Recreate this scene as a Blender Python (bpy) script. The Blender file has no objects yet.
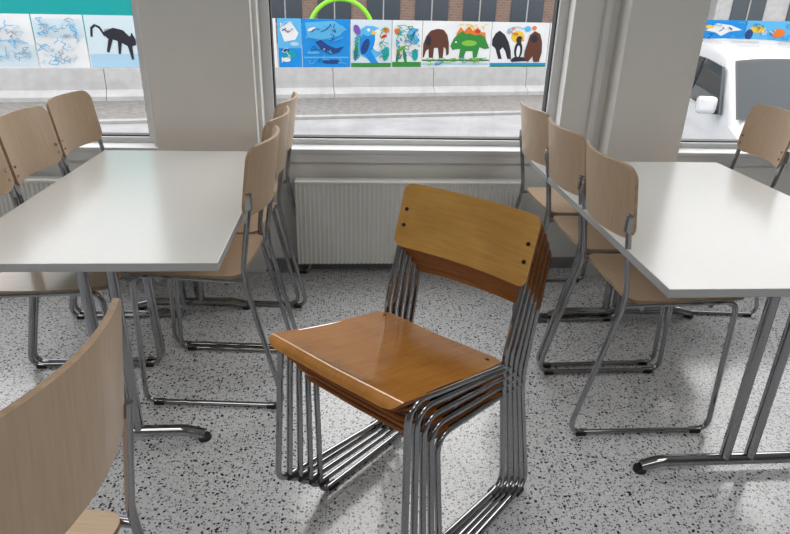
import bpy, bmesh, math, random
from mathutils import Matrix, Vector
random.seed(4)
C=bpy.context.collection
# ---------------------------------------------------------------- materials
def newmat(name):
    m=bpy.data.materials.new(name);m.use_nodes=True
    nt=m.node_tree;b=nt.nodes['Principled BSDF'];return m,nt,b
def plain(name,col,rough=.5,metal=0,coat=0,spec=.5,noise=0,nscale=8):
    m,nt,b=newmat(name)
    b.inputs['Base Color'].default_value=(*col,1);b.inputs['Roughness'].default_value=rough
    b.inputs['Metallic'].default_value=metal;b.inputs['Coat Weight'].default_value=coat
    b.inputs['Specular IOR Level'].default_value=spec
    if noise:
        tc=nt.nodes.new('ShaderNodeTexCoord');n=nt.nodes.new('ShaderNodeTexNoise');n.inputs['Scale'].default_value=nscale;n.inputs['Detail'].default_value=6
        r=nt.nodes.new('ShaderNodeValToRGB')
        r.color_ramp.elements[0].position=.3;r.color_ramp.elements[1].position=.7
        r.color_ramp.elements[0].color=(*[c*(1-noise) for c in col],1);r.color_ramp.elements[1].color=(*[min(1,c*(1+noise)) for c in col],1)
        nt.links.new(tc.outputs['Object'],n.inputs['Vector']);nt.links.new(n.outputs['Fac'],r.inputs['Fac']);nt.links.new(r.outputs['Color'],b.inputs['Base Color'])
    return m
def wood(name,c1,c2,rough,coat,scale=(1,1,1),big=0.0):
    m,nt,b=newmat(name)
    tc=nt.nodes.new('ShaderNodeTexCoord');mp=nt.nodes.new('ShaderNodeMapping');mp.inputs['Scale'].default_value=scale
    n=nt.nodes.new('ShaderNodeTexNoise');n.inputs['Scale'].default_value=14;n.inputs['Detail'].default_value=8;n.inputs['Roughness'].default_value=.65
    r=nt.nodes.new('ShaderNodeValToRGB');r.color_ramp.elements[0].position=.32;r.color_ramp.elements[1].position=.68
    r.color_ramp.elements[0].color=(*c1,1);r.color_ramp.elements[1].color=(*c2,1)
    L=nt.links.new
    L(tc.outputs['Object'],mp.inputs['Vector']);L(mp.outputs['Vector'],n.inputs['Vector']);L(n.outputs['Fac'],r.inputs['Fac'])
    if big:
        n2=nt.nodes.new('ShaderNodeTexNoise');n2.inputs['Scale'].default_value=7;n2.inputs['Detail'].default_value=3
        mx=nt.nodes.new('ShaderNodeMix');mx.data_type='RGBA';mx.blend_type='MULTIPLY'
        r2=nt.nodes.new('ShaderNodeValToRGB');r2.color_ramp.elements[0].position=.35;r2.color_ramp.elements[1].position=.6
        r2.color_ramp.elements[0].color=(1-big,1-big*1.2,1-big*1.3,1);r2.color_ramp.elements[1].color=(1,1,1,1)
        L(tc.outputs['Object'],n2.inputs['Vector']);L(n2.outputs['Fac'],r2.inputs['Fac'])
        mx.inputs['Factor'].default_value=1
        L(r.outputs['Color'],mx.inputs['A']);L(r2.outputs['Color'],mx.inputs['B']);L(mx.outputs['Result'],b.inputs['Base Color'])
    else: L(r.outputs['Color'],b.inputs['Base Color'])
    b.inputs['Roughness'].default_value=rough;b.inputs['Coat Weight'].default_value=coat;b.inputs['Coat Roughness'].default_value=.10
    return m
M={}
M['chrome']=plain('chrome',(.38,.38,.395),.06,1)
M['rubber']=plain('black_rubber',(.012,.012,.012),.5)
M['beech_back']=wood('pale_beech_back',(.58,.42,.28),(.67,.505,.35),.38,.15,(2,9,.6))
M['beech_seat']=wood('pale_beech_seat',(.61,.43,.275),(.70,.52,.35),.32,.3,(.6,9,2))
M['beech_edge']=plain('pale_plywood_edge',(.42,.29,.18),.5,noise=.15,nscale=60)
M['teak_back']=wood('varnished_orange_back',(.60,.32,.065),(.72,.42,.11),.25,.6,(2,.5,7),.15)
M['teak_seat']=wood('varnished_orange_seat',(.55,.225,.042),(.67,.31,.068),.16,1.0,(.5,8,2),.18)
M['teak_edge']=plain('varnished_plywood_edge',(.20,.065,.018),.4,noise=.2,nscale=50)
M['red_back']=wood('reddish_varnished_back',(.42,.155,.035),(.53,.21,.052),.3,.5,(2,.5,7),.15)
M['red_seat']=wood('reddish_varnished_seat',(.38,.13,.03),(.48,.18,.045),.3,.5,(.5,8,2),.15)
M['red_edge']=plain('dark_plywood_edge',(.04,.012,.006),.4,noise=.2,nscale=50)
M['laminate']=plain('white_laminate',(.76,.755,.72),.22,spec=.6,noise=.012,nscale=40)
M['tabedge']=plain('table_edge_band',(.48,.49,.50),.45)
M['wall']=plain('wall_paint',(.79,.785,.76),.7,noise=.015,nscale=5)
M['pier']=plain('pier_paint',(.79,.785,.76),.65,noise=.015,nscale=5)
M['roomwall']=plain('far_wall_dimmed',(.30,.30,.29),.8,noise=.03,nscale=3)  # unseen walls coloured dark so the chrome reflects a dim room
M['frame']=plain('window_frame_paint',(.72,.73,.73),.4)
M['gasket']=plain('window_gasket',(.05,.05,.055),.6)
M['radiator']=plain('radiator_enamel',(.83,.825,.79),.4)
M['ceil']=plain('ceiling_paint',(.70,.70,.69),.8)
M['concrete']=plain('barrier_concrete',(.32,.32,.32),.85,noise=.12,nscale=4)
M['asphalt']=plain('grey_road',(.225,.225,.23),.9,noise=.16,nscale=1.6)
M['gravel']=plain('brown_grey_gravel',(.14,.132,.124),.95,noise=.3,nscale=9)
M['kerb']=plain('kerb_stone',(.25,.25,.245),.9,noise=.1,nscale=6)
M['white']=plain('white_panel_paint',(.47,.48,.485),.7,noise=.05,nscale=2)
def colm(n,c,**k):
    if n not in M: M[n]=plain(n,c,.7,spec=.15,**k)
    return M[n]
g=bpy.data.materials.new('window_glass');g.use_nodes=True;nt=g.node_tree;nt.nodes.clear()
o_=nt.nodes.new('ShaderNodeOutputMaterial');mx=nt.nodes.new('ShaderNodeMixShader');t=nt.nodes.new('ShaderNodeBsdfTransparent');gl=nt.nodes.new('ShaderNodeBsdfGlossy');gl.inputs['Roughness'].default_value=.02
mx.inputs[0].default_value=.03;nt.links.new(t.outputs[0],mx.inputs[1]);nt.links.new(gl.outputs[0],mx.inputs[2]);nt.links.new(mx.outputs[0],o_.inputs[0]);M['glass']=g
# terrazzo
m,nt,b=newmat('terrazzo');L=nt.links.new
tc=nt.nodes.new('ShaderNodeTexCoord')
def layer(scale,th,colr,prev,seedoff,dist=.011):
    mp=nt.nodes.new('ShaderNodeMapping');mp.inputs['Location'].default_value=(seedoff,seedoff*.7,0)
    nz=nt.nodes.new('ShaderNodeTexNoise');nz.inputs['Scale'].default_value=95;nz.inputs['Detail'].default_value=2
    vm=nt.nodes.new('ShaderNodeVectorMath');vm.operation='SCALE';vm.inputs['Scale'].default_value=dist
    va=nt.nodes.new('ShaderNodeVectorMath');va.operation='ADD'
    L(tc.outputs['Object'],mp.inputs['Vector']);L(mp.outputs['Vector'],nz.inputs['Vector']);L(nz.outputs['Color'],vm.inputs[0]);L(mp.outputs['Vector'],va.inputs[0]);L(vm.outputs[0],va.inputs[1])
    vo=nt.nodes.new('ShaderNodeTexVoronoi');vo.inputs['Scale'].default_value=scale;vo.voronoi_dimensions='2D'
    L(va.outputs[0],vo.inputs['Vector'])
    sep=nt.nodes.new('ShaderNodeSeparateColor');L(vo.outputs['Color'],sep.inputs[0])
    mu=nt.nodes.new('ShaderNodeMath');mu.operation='MULTIPLY_ADD';L(sep.outputs[0],mu.inputs[0]);mu.inputs[1].default_value=.75;mu.inputs[2].default_value=th
    lt=nt.nodes.new('ShaderNodeMath');lt.operation='LESS_THAN';L(vo.outputs['Distance'],lt.inputs[0]);L(mu.outputs[0],lt.inputs[1])
    mix=nt.nodes.new('ShaderNodeMix');mix.data_type='RGBA';L(lt.outputs[0],mix.inputs['Factor'])
    if isinstance(prev,tuple): mix.inputs['A'].default_value=(*prev,1)
    else: L(prev,mix.inputs['A'])
    mix.inputs['B'].default_value=(*colr,1)
    return mix.outputs['Result']
c=layer(110,-.28,(.46,.475,.485),(.67,.685,.70),0)
c=layer(100,-.30,(.76,.775,.79),c,7)
c=layer(125,-.33,(.08,.08,.085),c,3)
c=layer(76,-.40,(.02,.02,.025),c,11)
L(c,b.inputs['Base Color']);b.inputs['Roughness'].default_value=.16;b.inputs['Specular IOR Level'].default_value=.6
M['terrazzo']=m
def brick(name,c1,c2,mort):
    m,nt,b=newmat(name);tc=nt.nodes.new('ShaderNodeTexCoord');br=nt.nodes.new('ShaderNodeTexBrick')
    mp=nt.nodes.new('ShaderNodeMapping');mp.inputs['Rotation'].default_value=(math.pi/2,0,0)
    nt.links.new(tc.outputs['Object'],mp.inputs[0]);nt.links.new(mp.outputs[0],br.inputs[0])
    br.inputs['Scale'].default_value=2.2;br.inputs['Color1'].default_value=(*c1,1);br.inputs['Color2'].default_value=(*c2,1);br.inputs['Mortar'].default_value=(*mort,1)
    nt.links.new(br.outputs[0],b.inputs['Base Color']);b.inputs['Roughness'].default_value=.9;return m
M['brick']=brick('brown_brick',(.13,.08,.06),(.17,.105,.08),(.18,.16,.14))
# ---------------------------------------------------------------- helpers
def obj(name,mesh,parent=None,mats=()):
    o=bpy.data.objects.new(name,mesh);C.objects.link(o)
    for m in mats: mesh.materials.append(M[m] if isinstance(m,str) else m)
    if parent: o.parent=parent
    return o
def frombm(name,bm,mats,parent=None,smooth=False,angle=40):
    me=bpy.data.meshes.new(name);bmesh.ops.recalc_face_normals(bm,faces=bm.faces);bm.to_mesh(me);bm.free()
    if smooth:
        for p in me.polygons:p.use_smooth=True
        me.set_sharp_from_angle(angle=math.radians(angle))
    return obj(name,me,parent,mats)
def addbox(bm,x0,x1,y0,y1,z0,z1,mi=0,bev=0,seg=2):
    r=bmesh.ops.create_cube(bm,size=1);vs=r['verts']
    for v in vs: v.co=Vector((x0+(v.co.x+.5)*(x1-x0),y0+(v.co.y+.5)*(y1-y0),z0+(v.co.z+.5)*(z1-z0)))
    fs=set(f for v in vs for f in v.link_faces)
    for f in fs:f.material_index=mi
    if bev:
        es=list(set(e for v in vs for e in v.link_edges))
        r=bmesh.ops.bevel(bm,geom=es,offset=bev,segments=seg,affect='EDGES',profile=.6)
        for f in r['faces']: f.material_index=mi
def fillet(pts,rad):
    out=[Vector(pts[0])]
    for i in range(1,len(pts)-1):
        p=Vector(pts[i]);a=(Vector(pts[i-1])-p);b_=(Vector(pts[i+1])-p)
        r=rad[i] if isinstance(rad,(list,tuple)) else rad
        ang=a.angle(b_);d=min(r/math.tan(ang/2),a.length*.49,b_.length*.49)
        p0=p+a.normalized()*d;p1=p+b_.normalized()*d
        n=7
        for k in range(n+1):
            t=k/n;out.append((1-t)**2*p0+2*t*(1-t)*p+t*t*p1)
    out.append(Vector(pts[-1]));return out
def tube(bm,pts,r,seg=10,mi=0):
    pts=[Vector(p) for p in pts];rings=[];prev=None
    for i,p in enumerate(pts):
        if i==0:t=(pts[1]-p)
        elif i==len(pts)-1:t=(p-pts[i-1])
        else:t=(pts[i+1]-p).normalized()+(p-pts[i-1]).normalized()
        t.normalize()
        if prev is None:
            n=t.orthogonal().normalized()
        else:
            n=(prev-t*prev.dot(t)).normalized()
        prev=n;bb=t.cross(n)
        rings.append([bm.verts.new(p+(n*math.cos(2*math.pi*k/seg)+bb*math.sin(2*math.pi*k/seg))*r) for k in range(seg)])
    for a,b_ in zip(rings,rings[1:]):
        for k in range(seg):
            f=bm.faces.new((a[k],a[(k+1)%seg],b_[(k+1)%seg],b_[k]));f.material_index=mi
    for rr,rev in((rings[0],1),(rings[-1],0)):
        f=bm.faces.new(rr[::-1] if rev else rr);f.material_index=mi
def shell(name,grid,nrm,th,mats,parent):
    bm=bmesh.new();R=len(grid);Cc=len(grid[0])
    top=[[bm.verts.new(Vector(p)) for p in row] for row in grid]
    bot=[[bm.verts.new(Vector(p)-nrm(i,j)*th) for j,p in enumerate(row)] for i,row in enumerate(grid)]
    for i in range(R-1):
        for j in range(Cc-1):
            bm.faces.new((top[i][j],top[i+1][j],top[i+1][j+1],top[i][j+1]))
            bm.faces.new((bot[i][j],bot[i][j+1],bot[i+1][j+1],bot[i+1][j]))
    loop=[(i,0) for i in range(R)]+[(R-1,j) for j in range(1,Cc)]+[(i,Cc-1) for i in range(R-2,-1,-1)]+[(0,j) for j in range(Cc-2,0,-1)]
    for k in range(len(loop)):
        a=loop[k];b_=loop[(k+1)%len(loop)]
        f=bm.faces.new((top[a[0]][a[1]],bot[a[0]][a[1]],bot[b_[0]][b_[1]],top[b_[0]][b_[1]]));f.material_index=1
    return frombm(name,bm,mats,parent,True,50)
def ends(n,L_,r):
    a=[r*(1-math.cos(k/5*math.pi/2)) for k in range(6)]
    mid=[r+(L_-2*r)*k/n for k in range(1,n)]
    return a+mid+[L_-q for q in a[::-1]]
def hw(d,L_,r,W2):
    e=min(d,L_-d)
    if e>=r:return W2
    return W2-r+math.sqrt(max(0,r*r-(r-e)**2))
# ---------------------------------------------------------------- chair
def build_chair(P,mb,ms,me_):
    orangeish=mb!='beech_back'
    root=bpy.data.objects.new('chair',None);C.objects.link(root);root.empty_display_size=.1
    W2=P['w']/2;r=P['r'];xr=-P['len']/2;xf=P['len']/2;zs=P['seat'];zt=P['top'];ph=P['ph'];lean=P['lean'];dr=P['drop'];sp=P['splay'];th_b=P['tb']
    zb=zs-P['st']-r
    bx=xr+P['bend'];tx=bx-lean
    zk=zs-dr+.02
    def bxz(z): return bx+(tx-bx)*(z-zk)/(zt-zk)
    for s in(-1,1):
        y=s*W2;yf=s*(W2+sp)
        ztube=zt-ph*P['te']
        pts=[(bxz(ztube),y,ztube),(bx,y,zk),(bx-.004,y,zk-.06),(xr,yf,r),(xf,yf,r),(xf+P['ft'],y,zb),(bx,y,zb-dr)]
        bm=bmesh.new();tube(bm,fillet(pts,[0,.16,.16,.045,.045,.045,0]),r)
        frombm('side_frame',bm,['chrome'],root,True,60)
        for x in (xr+.045,xf-.045):
            bm=bmesh.new();addbox(bm,x-.018,x+.018,yf-r-.003,yf+r+.003,-.0005,r+.006,0,.003)
            frombm('foot_pad',bm,['rubber'],root)
        if not orangeish:
            bm=bmesh.new();zc=zt-ph*.76;xx=bxz(zc)
            addbox(bm,xx-.009,xx+.010,y-.009,y+.009,zc-ph*.12,zc+ph*.12,0,.003)
            frombm('bracket',bm,['chrome'],root)
    SL=P['sd'];rc=.035;x0=bx+.012;th=P['st'];SW=W2+P['sw']
    for x in (bx+.06,xf-.10):
        zz=zb-.012-dr*(1-(x-bx)/(xf-bx))
        bm=bmesh.new();tube(bm,[(x,-W2,zz),(x,W2,zz)],r*.85);frombm('crossbar',bm,['chrome'],root,True,60)
    R=P['fall'];arc=R*1.35
    rows=sorted(set([round(q,5) for q in ends(10,SL,rc) if q<SL-arc]+[round(SL-arc*(1-k/7),5) for k in range(8)]));grid=[];ang=[]
    def seatz(d): return zs-dr*(1-d/SL)-P['dip']*math.sin(min(1,d/SL*1.05)*math.pi)
    for d in rows:
        h_=hw(d,SL,rc,SW)
        q=d-(SL-arc)
        if q<=0: xx=x0+d;z=seatz(d);sl=0
        else:
            ph_=q/R;xx=x0+SL-arc+R*math.sin(ph_);z=seatz(SL-arc)-R*(1-math.cos(ph_));sl=ph_
        grid.append([(xx,-h_+2*h_*k/10,z-.004*(1-abs(k-5)/5)*(1 if q<0 else .6)) for k in range(11)]);ang.append(sl)
    shell('seat',grid,lambda i,j:Vector((math.sin(ang[i]),0,math.cos(ang[i]))),th,[ms,me_],root)
    rows=ends(6,ph,P['rc']);grid=[];BW=W2+P['bw'];dirn=Vector((tx-bx,0,zt-zk)).normalized()
    nrm=Vector((dirn.z,0,-dirn.x))
    for d in rows:
        z=zt-ph+d;xx=bxz(z)+r+th_b
        h_=hw(d,ph,P['rc'],BW)
        grid.append([(xx-P['curve']*(1-((-h_+2*h_*k/14)/BW)**2),-h_+2*h_*k/14,z) for k in range(15)])
    shell('backrest',grid,lambda i,j:nrm,th_b,[mb,me_],root)
    for s in(-1,1):
        for f_ in((.35,.6) if orangeish else (.18,.32)):
            z=zt-ph+ph*f_;xx=bxz(z)+r+th_b-.0035
            bm=bmesh.new();tube(bm,[(xx-.001,s*(BW-.02),z),(xx+.003,s*(BW-.02),z)],.005,8);frombm('screw',bm,['rubber' if orangeish else 'chrome'],root,True)
    if mb=='teak_back':
        for s in(-1,1):
            d=.03
            z=seatz(d)
            bm=bmesh.new();tube(bm,[(x0+d,s*(SW-.03),z-.012),(x0+d,s*(SW-.03),z+.0005)],.005,8);frombm('screw',bm,['rubber'],root,True)
    return root
def place(proto,loc,ang,label,group,z=0,pitch=0,skip=()):
    n=proto.copy();C.objects.link(n);n.location=(loc[0],loc[1],z);n.rotation_euler=(0,-pitch,ang)
    for ch in protos[proto.name]:
        if ch.name.split('.')[0] in skip: continue
        k=ch.copy();C.objects.link(k);k.parent=n
    n['label']=label;n['category']='chair'
    if group:n['group']=group
    return n
PP=dict(w=.36,r=.0090,len=.486,seat=.518,top=.918,ph=.218,lean=.058,bend=.108,st=.012,sd=.385,sw=.005,fall=.016,curve=.044,drop=.012,te=.72,bw=.008,splay=0,ft=-.018,dip=.008,tb=.010,rc=.04)
pale=build_chair(PP,'beech_back','beech_seat','beech_edge')
PP2=dict(PP);PP2.update(seat=.475,ph=.24,te=.85)
palenear=build_chair(PP2,'beech_back','beech_seat','beech_edge')
OP=dict(w=.385,r=.0082,len=.435,seat=.466,top=.768,ph=.172,lean=.062,bend=.07,st=.009,sd=.43,sw=.004,fall=.024,curve=.026,drop=.056,te=.25,bw=.012,splay=.02,ft=.024,dip=.005,tb=.008,rc=.024)
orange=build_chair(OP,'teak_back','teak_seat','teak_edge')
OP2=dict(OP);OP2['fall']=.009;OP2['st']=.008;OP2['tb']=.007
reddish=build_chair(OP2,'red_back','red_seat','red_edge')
protos={q.name:list(q.children) for q in (pale,palenear,orange,reddish)}
HL=.243
g1='beech chairs around the white tables'
lab='pale beech chair with chrome sled frame %s'
for i,y in enumerate((1.80,2.19,2.57)):
    place(pale,(-.212-HL,y+.18),math.pi+(-.09,-.09,-.10)[i],lab%'beside the window pier',g1)
for i,y in enumerate((1.70,2.09,2.48)):
    place(pale,(-1.215+HL,y+.18),(0,.02,-.03)[i],lab%'tucked under a white table',g1)
for i,y in enumerate((1.60,2.01,2.42)):
    place(pale,(.722+HL,y+.18),(.0,.02,.04)[i],lab%'at a wide white table',g1)
place(pale,(1.91-HL,2.60),math.pi-.10,lab%'near the van window',g1)
place(palenear,(-.557,.70),math.radians(171),lab%'with its rounded back turned',None,skip=('bracket',))
# stack
ba=math.radians(46);bd=Vector((math.cos(ba),math.sin(ba)))
top=Vector((.111,1.262))
for k in range(5):
    p=top+bd*.038*(4-k)
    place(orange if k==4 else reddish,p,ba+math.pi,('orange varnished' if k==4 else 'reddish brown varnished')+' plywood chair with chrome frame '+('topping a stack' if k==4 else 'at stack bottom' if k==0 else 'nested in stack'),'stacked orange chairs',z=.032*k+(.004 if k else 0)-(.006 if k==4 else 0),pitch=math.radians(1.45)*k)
for n in (pale,palenear,orange,reddish):
    for ch in list(n.children): bpy.data.objects.remove(ch)
    bpy.data.objects.remove(n)
# ---------------------------------------------------------------- tables
def table(x0,x1,y0,y1,cols,zt,label,ins,fy):
    root=bpy.data.objects.new('table',None);C.objects.link(root);xc=(x0+x1)/2;yc=(y0+y1)/2;root.location=(xc,yc,0)
    root['label']=label;root['category']='table';root['group']='white canteen tables'
    bm=bmesh.new();addbox(bm,x0-xc,x1-xc,y0-yc,y1-yc,zt-.024,zt,0,.002)
    for f in bm.faces:
        if abs(f.normal.z)<.5:f.material_index=1
    frombm('tabletop',bm,['laminate','tabedge'],root)
    for y in(y0+fy,y1-.22):
        for c_ in cols:
            bm=bmesh.new();tube(bm,[(c_-xc,y-yc,.035),(c_-xc,y-yc,zt-.024)],.016,14);frombm('leg',bm,['chrome'],root,True,60)
        a=x0+ins;b_=x1-ins
        bm=bmesh.new();tube(bm,fillet([(a-xc,y-yc,.018),(a+.06-xc,y-yc,.036),(b_-.06-xc,y-yc,.036),(b_-xc,y-yc,.018)],.1),.018,14)
        frombm('foot',bm,['chrome'],root,True,60)
        for q in(a,b_):
            bm=bmesh.new();tube(bm,[(q-xc,y-yc,0),(q-xc,y-yc,.012)],.021,12);frombm('foot_pad',bm,['rubber'],root,True)
        bm=bmesh.new();addbox(bm,a-xc,b_-xc,y-yc-.02,y-yc+.02,zt-.050,zt-.024);frombm('rail',bm,['chrome'],root)
    return root
table(-1.075,-.349,1.506,2.748,(-.755,-.675),.674,'white rectangular laminate table with chrome tube legs beside window pier',.125,.12)
table(.80,1.66,1.329,2.62,(1.16,1.24),.674,'wide white laminate table with chrome tube legs and arched feet',.095,.095)
# ---------------------------------------------------------------- room shell
D=2.97;GY=3.07;SZ=.64;TZ_=2.45
def struct(o): o['kind']='structure';return o
bm=bmesh.new();addbox(bm,-3.6,3.8,-2.6,D+.02,-.05,0);struct(frombm('floor',bm,['terrazzo']))
bm=bmesh.new()
addbox(bm,-3.6,3.8,D,D+.25,-.05,SZ-.02)
addbox(bm,-3.6,3.8,D,D+.25,TZ_,2.7)
addbox(bm,-.925,-.41,D,D+.25,SZ-.02,TZ_)
addbox(bm,1.03,1.64,D,D+.25,SZ-.02,TZ_)
addbox(bm,-3.6,-3.0,D,D+.25,SZ-.02,TZ_)
addbox(bm,3.3,3.8,D,D+.25,SZ-.02,TZ_)
struct(frombm('wall_north',bm,['wall']))
for n,a in(('wall_west',(-3.7,-3.6,-2.6,D+.25,-.05,2.7)),('wall_east',(3.8,3.9,-2.6,D+.25,-.05,2.7)),('wall_south',(-3.7,3.9,-2.7,-2.6,-.05,2.7))):
    bm=bmesh.new();addbox(bm,*a);struct(frombm(n,bm,['roomwall']))
bm=bmesh.new();addbox(bm,-3.7,3.9,-2.7,D+.25,2.7,2.8);struct(frombm('ceiling',bm,['ceil']))
bm=bmesh.new();addbox(bm,-.90,-.43,D-.05,D,0,2.7,0,.004);struct(frombm('trim_1',bm,['pier']))
bm=bmesh.new();addbox(bm,1.24,1.60,D-.12,D,0,2.7,0,.004);addbox(bm,1.165,1.195,D-.03,D,SZ,2.7,1,.004);struct(frombm('trim_2',bm,['pier','frame']))  # second box: pale strip standing in for light catching the pier's left corner
for i,(a,b_) in enumerate(((-3.0,-.905),(-.425,1.235),(1.605,3.3))):
    bm=bmesh.new();addbox(bm,a,b_,D-.03,D+.09,SZ-.02,SZ,0,.003);addbox(bm,a,b_,D-.022,D,SZ-.065,SZ-.02)
    struct(frombm('trim_%d'%(3+i),bm,['frame']))
for i,(a,b_) in enumerate(((-3.0,-.925),(-.41,1.03),(1.64,3.3))):
    bm=bmesh.new();y0=GY-.02;y1=GY+.05;w=.045;h_=.026
    addbox(bm,a,a+w,y0,y1,SZ,TZ_);addbox(bm,b_-w,b_,y0,y1,SZ,TZ_);addbox(bm,a+w,b_-w,y0,y1,SZ,SZ+h_);addbox(bm,a+w,b_-w,y0,y1,TZ_-.05,TZ_)
    k=.007
    addbox(bm,a+w,a+w+k,y0+.02,y1,SZ+h_,TZ_-.05,1);addbox(bm,b_-w-k,b_-w,y0+.02,y1,SZ+h_,TZ_-.05,1);addbox(bm,a+w,b_-w,y0+.02,y1,SZ+h_,SZ+h_+k,1)
    o=struct(frombm('window_%d'%(i+1),bm,['frame','gasket']))
    bm=bmesh.new();addbox(bm,a+w,b_-w,GY+.012,GY+.016,SZ+h_,TZ_-.05);gg=frombm('glass_pane',bm,['glass'],o)
bm=bmesh.new();addbox(bm,-3.6,3.8,D-.012,D,0,.06);struct(frombm('baseboard_north',bm,[plain('grey_skirting',(.25,.25,.26),.6)]))
def radiator(x0,x1,lab_):
    root=bpy.data.objects.new('radiator',None);C.objects.link(root);root.location=((x0+x1)/2,D-.06,.07)
    root['label']=lab_;root['category']='radiator';w=(x1-x0)/2
    bm=bmesh.new();n=int(2*w/.022);z0,z1=.0,.42
    pts=[]
    for i in range(n):
        xa=-w+2*w*i/n;st=2*w/n
        pts+= [(xa,0),(xa+st*.58,0),(xa+st*.68,-.009),(xa+st*.90,-.009)]
    pts.append((w,0))
    vb=[[bm.verts.new((p[0],-.04+p[1],z)) for p in pts] for z in(z0,z1)]
    for i in range(len(pts)-1):bm.faces.new((vb[0][i],vb[0][i+1],vb[1][i+1],vb[1][i]))
    addbox(bm,-w,w,-.036,.0,z0+.01,z1-.005)
    frombm('panel',bm,['radiator'],root)
    bm=bmesh.new();addbox(bm,-w-.004,w+.004,-.05,.03,z1,z1+.012,0,.003)
    frombm('top_grille',bm,['radiator'],root)
    for s in(-1,1):
        bm=bmesh.new();addbox(bm,s*w-.004,s*w+.004,-.05,.03,z0,z1+.01,0,.002);frombm('side_cover',bm,['radiator'],root)
        bm=bmesh.new();addbox(bm,s*w*.8-.012,s*w*.8+.012,.0,.06,z0+.05,z1-.05);frombm('bracket',bm,['radiator'],root)
radiator(-.26,.85,'white ribbed panel radiator under the wide window')
radiator(-2.0,-.98,'white ribbed panel radiator behind a white table')
# ---------------------------------------------------------------- outside
GZ=-.88
bm=bmesh.new();addbox(bm,-40,45,D+.5,60,GZ-.1,GZ);o=struct(frombm('ground',bm,['asphalt']))
SL=.19;FA=math.atan(SL)
def fence_y(x):return 15+SL*(x-1.2)
bm=bmesh.new();addbox(bm,-22,24,-2.6,-.4,0,.02);o=frombm('gravel_strip',bm,['gravel']);o.location=(0,fence_y(0),GZ);o.rotation_euler=(0,0,FA);o['kind']='stuff';o['label']='brown grey gravel strip along the concrete barriers';o['category']='gravel'
bm=bmesh.new();addbox(bm,-22,24,-2.8,-2.6,0,.05);o=frombm('kerb',bm,['kerb']);o.location=(0,fence_y(0),GZ);o.rotation_euler=(0,0,FA);o['label']='pale stone kerb along the grey road';o['category']='kerb'
def ux(u):
    if u<200: return -7.745*.93+(u/138)*(7.745*.93-4.75*.935)
    if u<650: return -1.625*.965+(u-278)/270*(4.667*1.045+1.625*.965)
    return 8.5*1.09+(u-705)/85*(10.63*1.12-8.5*1.09)
def vz(v,u=400):
    return .77-(v-21)/44*.98
def panel(u0,u1,base,figs,label,dz=0):
    x0,x1=ux(u0),ux(u1);xc=(x0+x1)/2
    mats=[base];bm=bmesh.new()
    w_=(x1-x0)/2/math.cos(FA)
    addbox(bm,-w_+.003,w_-.003,0,.03,vz(66.5)-dz,vz(20.5))
    lay=0
    for colr,pts in figs:
        lay+=1
        if colr not in mats:mats.append(colr)
        y=-.0015*lay-.002
        vs=[bm.verts.new(((ux(p[0])-xc)/math.cos(FA),y,vz(p[1]))) for p in pts]
        f=bm.faces.new(vs);f.material_index=mats.index(colr);f.normal_update()
        if f.normal.y>0:f.normal_flip()
    me=bpy.data.meshes.new('painted_panel');bmesh.ops.triangulate(bm,faces=[f for f in bm.faces if len(f.verts)>4]);bm.to_mesh(me);bm.free()
    o=obj('painted_panel',me,None,mats);o.location=(xc,fence_y(xc),dz);o.rotation_euler=(0,0,FA)
    o['label']=label;o['category']='painted panel';o['group']='painted wooden fence panels'
def ell(cx,cy,rx,ry,a=0,n=18):
    a=math.radians(a);return[(cx+rx*math.cos(t)*math.cos(a)-ry*math.sin(t)*math.sin(a),cy+rx*math.cos(t)*math.sin(a)+ry*math.sin(t)*math.cos(a)) for t in[2*math.pi*k/n for k in range(n)]]
def rect(a,b_,c_,d):return[(a,b_),(c_,b_),(c_,d),(a,d)]
def stroke(p0,p1,w_):
    (a,b_),(c_,d)=p0,p1;L_=math.hypot(c_-a,d-b_);nx,ny=-(d-b_)/L_*w_,(c_-a)/L_*w_
    return[(a+nx,b_+ny),(c_+nx,d+ny),(c_-nx,d-ny),(a-nx,b_-ny)]
for n,c_ in dict(p_blue=(.005,.16,.43),p_sky=(.065,.28,.48),p_pale=(.25,.38,.48),p_ice=(.38,.45,.49),p_dark=(.015,.015,.022),p_green=(.02,.15,.03),p_lime=(.13,.31,.035),p_orange=(.47,.12,.013),p_yellow=(.50,.33,.025),p_brown=(.07,.026,.016),p_navy=(.01,.035,.14),p_red=(.36,.027,.018),p_grey=(.20,.22,.24),p_teal=(.005,.22,.22),p_purple=(.12,.055,.27)).items(): colm(n,c_)
W='white'
def splat(u0,u1,v0,v1,cols,n,rmax,seed):
    rr=random.Random(seed);return[(rr.choice(cols),ell(rr.uniform(u0+rmax,u1-rmax),rr.uniform(v0+rmax,v1-rmax*.6),rr.uniform(1,rmax),rr.uniform(.4,rmax*.35),rr.uniform(0,180),9)) for _ in range(n)]
def scrib(u0,u1,v0,v1,cols,n,seed):
    rr=random.Random(seed);out=[]
    for _ in range(n):
        a=rr.uniform(u0+2,u1-8);b_=rr.uniform(v0+2,v1-4);px,py=a,b_;c_=rr.choice(cols)
        for q in range(rr.randint(2,5)):
            nx=min(u1-2,max(u0+2,px+rr.uniform(-5,6)));ny=min(v1-1,max(v0+1,py+rr.uniform(-4,4)))
            if math.hypot(nx-px,ny-py)>1: out.append((c_,stroke((px,py),(nx,ny),.35)));px,py=nx,ny
    return out
panel(-60,-1,W,splat(-60,-2,22,64,['p_ice','p_pale'],24,6,1),'white panel with loose pale blue brushwork')
panel(0,44,W,[('p_ice',rect(.8,46,43.2,65))]+splat(0,44,22,64,['p_ice','p_pale'],26,4,2)+scrib(0,44,22,64,['p_sky','p_pale','p_sky','p_grey'],34,12),'white panel with pale blue sketched shapes')
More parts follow.
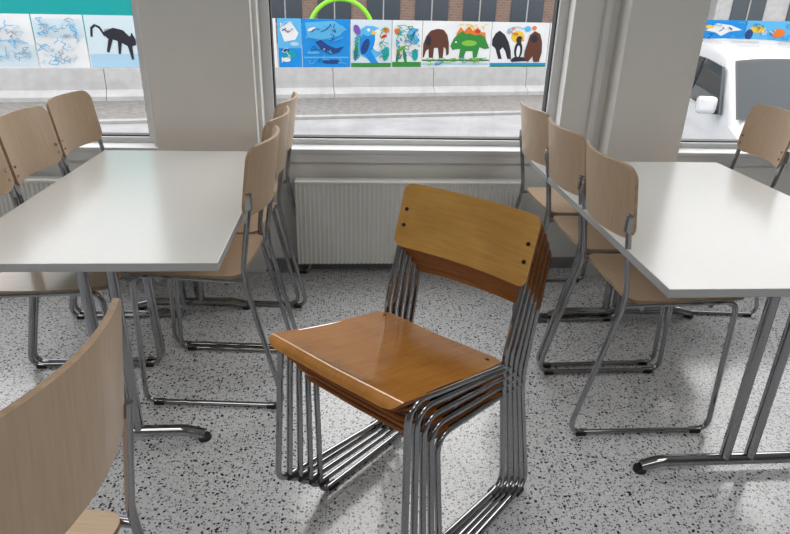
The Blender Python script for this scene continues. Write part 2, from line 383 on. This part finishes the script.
panel(45,91,W,[('p_ice',rect(46,24,90,40))]+splat(45,91,22,64,['p_pale','p_ice'],24,4,3)+scrib(45,91,22,64,['p_sky','p_pale','p_grey','p_sky'],36,13),'white panel with pale blue and grey sketches')
panel(92,140,'p_ice',[('p_pale',rect(93,54,139,66)),('p_grey',ell(118,35,9,3,10)),('p_dark',[(108,35),(118,31),(127,33),(132,38),(138,41),(138,46),(131,48),(126,45),(119,42),(111,40)]),('p_dark',[(110,37),(106,30),(101,28),(97,31),(96,39),(98,39),(99,32),(102,30),(105,32),(109,39)]),('p_dark',[(113,38),(109,52),(111,53),(117,40)]),('p_dark',[(129,44),(132,59),(134,59),(134,45)]),('p_dark',[(121,40),(120,54),(122,54),(125,42)]),('p_dark',[(133,39),(135,35),(138,41)])],'pale panel with a dark long-tailed animal painted on it')
panel(141,277,W,splat(141,277,22,64,['p_pale','p_green','p_blue'],50,6,5),'white panel with mixed green and blue shapes')
panel(278,299.7,'p_sky',[('p_blue',rect(278.5,48,299,66)),(W,[(280,30),(290,23),(297,34),(294,40),(284,42)]),('p_teal',ell(288,54,6,4)),(W,ell(285,59,4,2)),('p_pale',ell(293,44,4,2)),('p_navy',ell(284,50,4,1.5))]+scrib(279,299,22,64,['p_navy','white','p_pale'],8,4),'small panel with blue and white waves')
panel(300,344.6,'p_blue',[('p_sky',[(303,24),(330,22),(341,30),(334,36),(318,40),(305,38)]),('p_navy',[(312,42),(318,50),(326,54),(334,52),(339,46),(331,48),(324,45),(317,40)]),('p_sky',rect(301,56,343,57.5)),('p_navy',ell(327,61,9,2)),('p_sky',ell(310,52,6,1.5)),(W,ell(320,49,1,1)),(W,ell(309,30,4,1.5,-20))]+scrib(301,343,22,64,['p_sky','p_navy','p_sky'],18,5),'bright blue panel with a dark whale')
panel(345,384.6,'p_ice',[('p_sky',ell(364,42,15,16)),(W,ell(372,40,7,11)),('p_blue',ell(361,42,7,13,15)),('p_blue',[(364,50),(373,64),(367,65),(358,54)]),('p_navy',ell(359,46,3.5,8,20)),('p_sky',ell(361,31,4.5,5)),('p_yellow',[(365,30),(370,33),(365,35)]),(W,ell(362,30,1.5,1.5)),('p_green',rect(345.5,62,384,66)),('p_purple',ell(351,30,3,5,-20)),('p_orange',ell(379,30,3,2.5,30)),('p_red',ell(377,36,3,1.6,-20)),('p_green',ell(350,52,2,8,5)),('p_teal',ell(379,53,3,7,10))]+scrib(346,356,24,62,['p_green','p_blue'],8,6)+scrib(370,383,24,62,['p_green','p_teal'],10,7),'pale panel with a blue parrot and flowers')
panel(385,414.6,W,[('p_green',ell(391,54,1.6,9,8)),('p_green',ell(398,56,1.6,8,-10)),('p_lime',ell(394,48,5,2,-30)),('p_sky',ell(404,33,4,6,30)),('p_sky',ell(408,39,3,5,-10)),('p_navy',ell(405,36,1,6,20)),('p_orange',ell(390,31,3,3)),('p_green',rect(385.5,61,414,66)),('p_teal',ell(408,54,3,6))]+splat(386,414,24,60,['p_blue','p_green','p_red','p_teal'],26,2.4,9)+scrib(386,413,24,62,['p_green','p_teal','p_blue'],16,8),'white panel with leaves and butterflies')
ele=[(419,50),(417,57),(415.8,56),(416,43),(419,35),(423,30),(430,28),(436,29),(440,34),(442,42),(442.5,53),(440,55),(439,48),(437,46),(436.5,57),(432.5,57),(431,47),(427,47),(426.5,57),(422,57),(421.5,48)]
dino=[(443.5,45),(447,37),(452,32),(456,30),(459,33),(463,32),(468,34),(474,33),(479,36),(484.5,47),(480,48),(474,46),(472,56),(468,57),(467,50),(460,50),(458,57),(453,57),(454,48),(450,48),(446,49)]
panel(415,485.6,W,[('p_brown',ele),('p_dark',ell(421,40,3,5)),('p_orange',[(449,33),(453,26),(457,30),(462,25),(466,30),(471,26),(474,31),(479,31),(480,38),(450,38)]),('p_green',dino),('p_lime',ell(463,42,8,3)),('p_green',rect(415.5,58.5,485,60)),('p_pale',rect(415.5,62,485,64)),('p_red',ell(471,30,3,2)),(W,ell(449,41,1,1))]+scrib(416,484,56,65,['p_green','p_blue','p_lime'],20,9)+scrib(445,483,22,30,['p_yellow','p_sky'],5,19),'white panel with a dark elephant and green dinosaur')
ant=[(487,38),(490,32),(494,29),(500,33),(505,41),(508,50),(509,58),(505,58),(502,50),(499,46),(496,49),(499,58),(495,58),(491,47),(487,44)]
bear=[(525,42),(527,33),(532,29),(538,32),(541,40),(542,51),(540,61),(534,61),(532,55),(528,61),(523,59),(523,50)]
panel(486,548,W,[('p_dark',ant),('p_yellow',ell(514,35,7,6)),('p_dark',ell(516,49,4.5,9)),(W,ell(516,50,2,6)),('p_dark',ell(516,38,3.4,3.8)),('p_orange',[(518,37),(522,38.5,),(518,40)]),('p_sky',ell(524,27,3.5,3)),('p_orange',ell(531,26,2.5,2.2)),('p_brown',bear),('p_dark',ell(532,37,3.5,4)),('p_dark',[(508,59),(512,56),(522,56),(526,60),(510,61)]),('p_blue',rect(486.5,62,547.5,64)),('p_green',rect(486.5,64,547.5,66))]+scrib(500,522,24,34,['p_orange','p_red','p_sky'],4,29),'white panel with dark anteater, penguin and brown bear')
panel(549,700,W,splat(549,700,22,64,['p_green','p_blue','p_orange'],40,6,7),'white panel with mixed coloured animals')
panel(701,745,'p_blue',[(W,[(706,32),(716,24),(730,26),(742,31),(730,33),(722,38),(716,34)]),('p_yellow',ell(709,28,4,2)),('p_sky',ell(725,50,12,6)),('p_green',rect(702,60,744,65))]+scrib(702,744,22,50,['p_sky','p_navy'],12,21),'blue panel with a white shark',.14)
panel(746,800,'p_sky',[('p_yellow',ell(758,30,8,4)),('p_navy',ell(750,36,4,6)),('p_blue',rect(747,44,799,64)),('p_orange',ell(780,34,7,5))]+scrib(747,799,22,60,['p_blue','white','p_navy'],14,22),'pale panel with yellow and blue sea animals',.14)
x=-11.0
while x<17:
    bm=bmesh.new();pr=[(-.30,0),(.30,0),(.30,.10),(.13,.22),(.11,.64),(-.11,.64),(-.13,.22),(-.30,.10)]
    a=[bm.verts.new((-1.194,p[0],p[1])) for p in pr];b_=[bm.verts.new((1.194,p[0],p[1])) for p in pr]
    bm.faces.new(a[::-1]);bm.faces.new(b_)
    for i in range(8):bm.faces.new((a[i],a[(i+1)%8],b_[(i+1)%8],b_[i]))
    o=frombm('concrete_barrier',bm,['concrete']);o.location=(x,fence_y(x)-.05,GZ);o.rotation_euler=(0,0,FA)
    o['label']='grey concrete road barrier below the painted panels';o['category']='barrier';o['group']='concrete barriers'
    x+=2.4*math.cos(FA)
def building(x0,x1,y,h,wallm,label,win='p_dark',step=2.6,z0=.9,ww=1.5,wh=1.5):
    bm=bmesh.new();addbox(bm,x0,x1,y,y+8,GZ,h,0)
    zz=GZ+z0
    while zz<h-2:
        xx=x0+.7
        while xx<x1-1.6:
            addbox(bm,xx,xx+ww,y-.05,y+.02,zz,zz+wh,1);addbox(bm,xx-.08,xx+ww+.08,y-.09,y-.04,zz-.1,zz-.02,2)
            addbox(bm,xx+ww*.5-.03,xx+ww*.5+.03,y-.08,y-.04,zz,zz+wh,2);xx+=step
        zz+=2.9
    o=frombm('building',bm,[wallm,win,'kerb']);o['label']=label;o['category']='building'
M['bwin']=plain('building_glass',(.03,.04,.05),.25,spec=.35)
building(-30,-7.2,27,9,'p_teal','teal clad building with dark windows','bwin',z0=2.6)
building(-6.5,14.5,30,11,'brick','brown brick building with rows of dark windows','bwin',2.2)
building(16,34,28,9,'concrete','grey concrete building with large windows','bwin')
bm=bmesh.new();tube(bm,[(.9*math.cos(t),0,.9*math.sin(t)) for t in[math.pi*k/24 for k in range(25)]],.06,10)
o=frombm('climbing_arch',bm,[colm('lime_paint',(.20,.52,.035))],None,True);o.location=(-.22,18.5,GZ+1.14);o['label']='lime green metal arch behind the painted fence';o['category']='arch'
for s in(-1,1):
    bm=bmesh.new();tube(bm,[(s*.9,0,-1.14),(s*.9,0,0.02)],.06,10);q=frombm('post',bm,['lime_paint'],o,True)
# ---------------------------------------------------------------- van
van=bpy.data.objects.new('van',None);C.objects.link(van);van['label']='white van parked outside the window';van['category']='van'
M['carpaint']=plain('white_car_paint',(.45,.46,.475),.2,coat=.6)
M['carglass']=plain('car_glass',(.03,.038,.042),.04,spec=.3)
M['cartrim']=plain('black_trim',(.02,.02,.022),.4)
bm=bmesh.new()
def ring(y,wl,wt,zl,zb,zt_):
    return[bm.verts.new(p) for p in[(-wl*.9,y,zl),(-wl,y,zl+.15),(-wl*1.01,y,(zl+zb)/2+.1),(-wl,y,zb),(-wt,y,zt_-.08),(-wt*.92,y,zt_-.02),(-wt*.75,y,zt_+.005),(0,y,zt_+.03),(wt*.75,y,zt_+.005),(wt*.92,y,zt_-.02),(wt,y,zt_-.08),(wl,y,zb),(wl*1.01,y,(zl+zb)/2+.1),(wl,y,zl+.15),(wl*.9,y,zl)]]
body=[(-2.35,.72,.62,.35,.60,.70),(-2.30,.80,.70,.30,.68,.80),(-2.15,.89,.80,.25,.80,.93),(-1.8,.94,.84,.22,.96,1.03),(-1.35,.95,.88,.22,1.06,1.13),(-.60,.95,.80,.22,1.10,1.64),(-.40,.95,.79,.22,1.11,1.70),(-.1,.95,.79,.22,1.12,1.74),(1.0,.95,.79,.22,1.12,1.76),(2.2,.95,.78,.22,1.12,1.70),(2.5,.93,.74,.25,1.10,1.60)]
rs=[ring(*b_) for b_ in body]
for a,b_ in zip(rs,rs[1:]):
    for i in range(14):bm.faces.new((a[i],a[i+1],b_[i+1],b_[i]))
bm.faces.new(rs[0]);bm.faces.new(rs[-1][::-1])
frombm('body',bm,['carpaint'],van,True,50)
def screen(name,grow,off,mat):
    bm=bmesh.new();G=[]
    for i in range(7):
        f_=-grow+(1+2*grow)*i/6;y=-1.33+(.70)*f_;hw_=(.86+(.745-.86)*f_)+grow*.5;z=1.165+(1.635-1.165)*f_
        row=[]
        for k in range(11):
            q=-1+k/5
            row.append(bm.verts.new((q*hw_,y-.055+.05*q*q+off,z+.015*(1-q*q)+.012-.03*q**4)))
        G.append(row)
    for i in range(6):
        for k in range(10):bm.faces.new((G[i][k],G[i][k+1],G[i+1][k+1],G[i+1][k]))
    frombm(name,bm,[mat],van,True,80)
screen('windscreen',0,0,'carglass')
screen('windscreen_seal',.045,.008,'cartrim')
def quadpart(name,pts,mat,off,th=.01):
    bm=bmesh.new();P=[Vector(p) for p in pts];n=(P[1]-P[0]).cross(P[2]-P[0]).normalized()*off
    a=[bm.verts.new(p+n) for p in P];f=bm.faces.new(a)
    r=bmesh.ops.extrude_face_region(bm,geom=[f])
    for e in r['geom']:
        if isinstance(e,bmesh.types.BMVert):e.co+=n.normalized()*th
    return frombm(name,bm,[mat],van)
for s in(-1,1):
    pts=[(s*.945,-1.12,1.12),(s*.945,.0,1.14),(s*.83,.0,1.60),(s*.83,-.56,1.56)]
    if s>0:pts=pts[::-1]
    quadpart('side_window',pts,'carglass',-.012,.03)
    pts=[(s*.945,.12,1.14),(s*.945,1.9,1.14),(s*.83,1.9,1.58),(s*.83,.12,1.60)]
    if s>0:pts=pts[::-1]
    quadpart('side_window',pts,'carglass',-.012,.03)
    bm=bmesh.new();addbox(bm,s*1.09-.10,s*1.09+.10,-1.06,-.94,1.12,1.30,0,.05,4)
    mo=frombm('mirror',bm,['carpaint'],van,True,80)
    bm=bmesh.new();addbox(bm,min(s*.93,s*1.02),max(s*.93,s*1.02),-1.03,-.97,1.12,1.17,0,.01);frombm('mirror_arm',bm,['cartrim'],mo)
    for y in(-1.5,1.6):
        bm=bmesh.new();tube(bm,[(s*.78,y,.33),(s*.96,y,.33)],.33,28);frombm('wheel',bm,['cartrim'],van,True)
van.location=(5.10,7.2,GZ);van.rotation_euler=(0,0,-.22)
# ---------------------------------------------------------------- light
w=bpy.data.worlds.new('world');bpy.context.scene.world=w;w.use_nodes=True
bg=w.node_tree.nodes['Background'];bg.inputs[0].default_value=(.985,.985,1,1);bg.inputs[1].default_value=3.2
def area(name,loc,rot,sx,sy,pw,col=(1,1,1)):
    l=bpy.data.lights.new(name,'AREA');l.shape='RECTANGLE';l.size=sx;l.size_y=sy;l.energy=pw;l.color=col
    o=bpy.data.objects.new(name,l);C.objects.link(o);o.location=loc;o.rotation_euler=rot
for x in(-1.6,1.6):
    for y in(-1.2,.4):
        area('ceiling_fill',(x,y,2.66),(0,0,0),1.2,.6,13,(1,.98,.95))  # unseen area lights added under the ceiling to fill the interior
s=bpy.data.lights.new('sun','SUN');s.energy=.7;s.angle=.7;s.color=(1,.97,.92);so=bpy.data.objects.new('sun',s);C.objects.link(so);so.rotation_euler=(math.radians(48),0,math.radians(160))
# ---------------------------------------------------------------- camera
cd=bpy.data.cameras.new('camera');cam=bpy.data.objects.new('camera',cd);C.objects.link(cam)
cam.location=(0,0,1.335)
R=(Matrix.Rotation(-.08,3,'Z')@Matrix.Rotation(math.pi/2-.42,3,'X')@Matrix.Rotation(.028,3,'Z'))
cam.rotation_euler=R.to_euler();cd.sensor_width=36;cd.lens=612.1/790*36;cd.clip_start=.02
bpy.context.scene.camera=cam
bpy.context.scene.view_settings.view_transform='Standard'
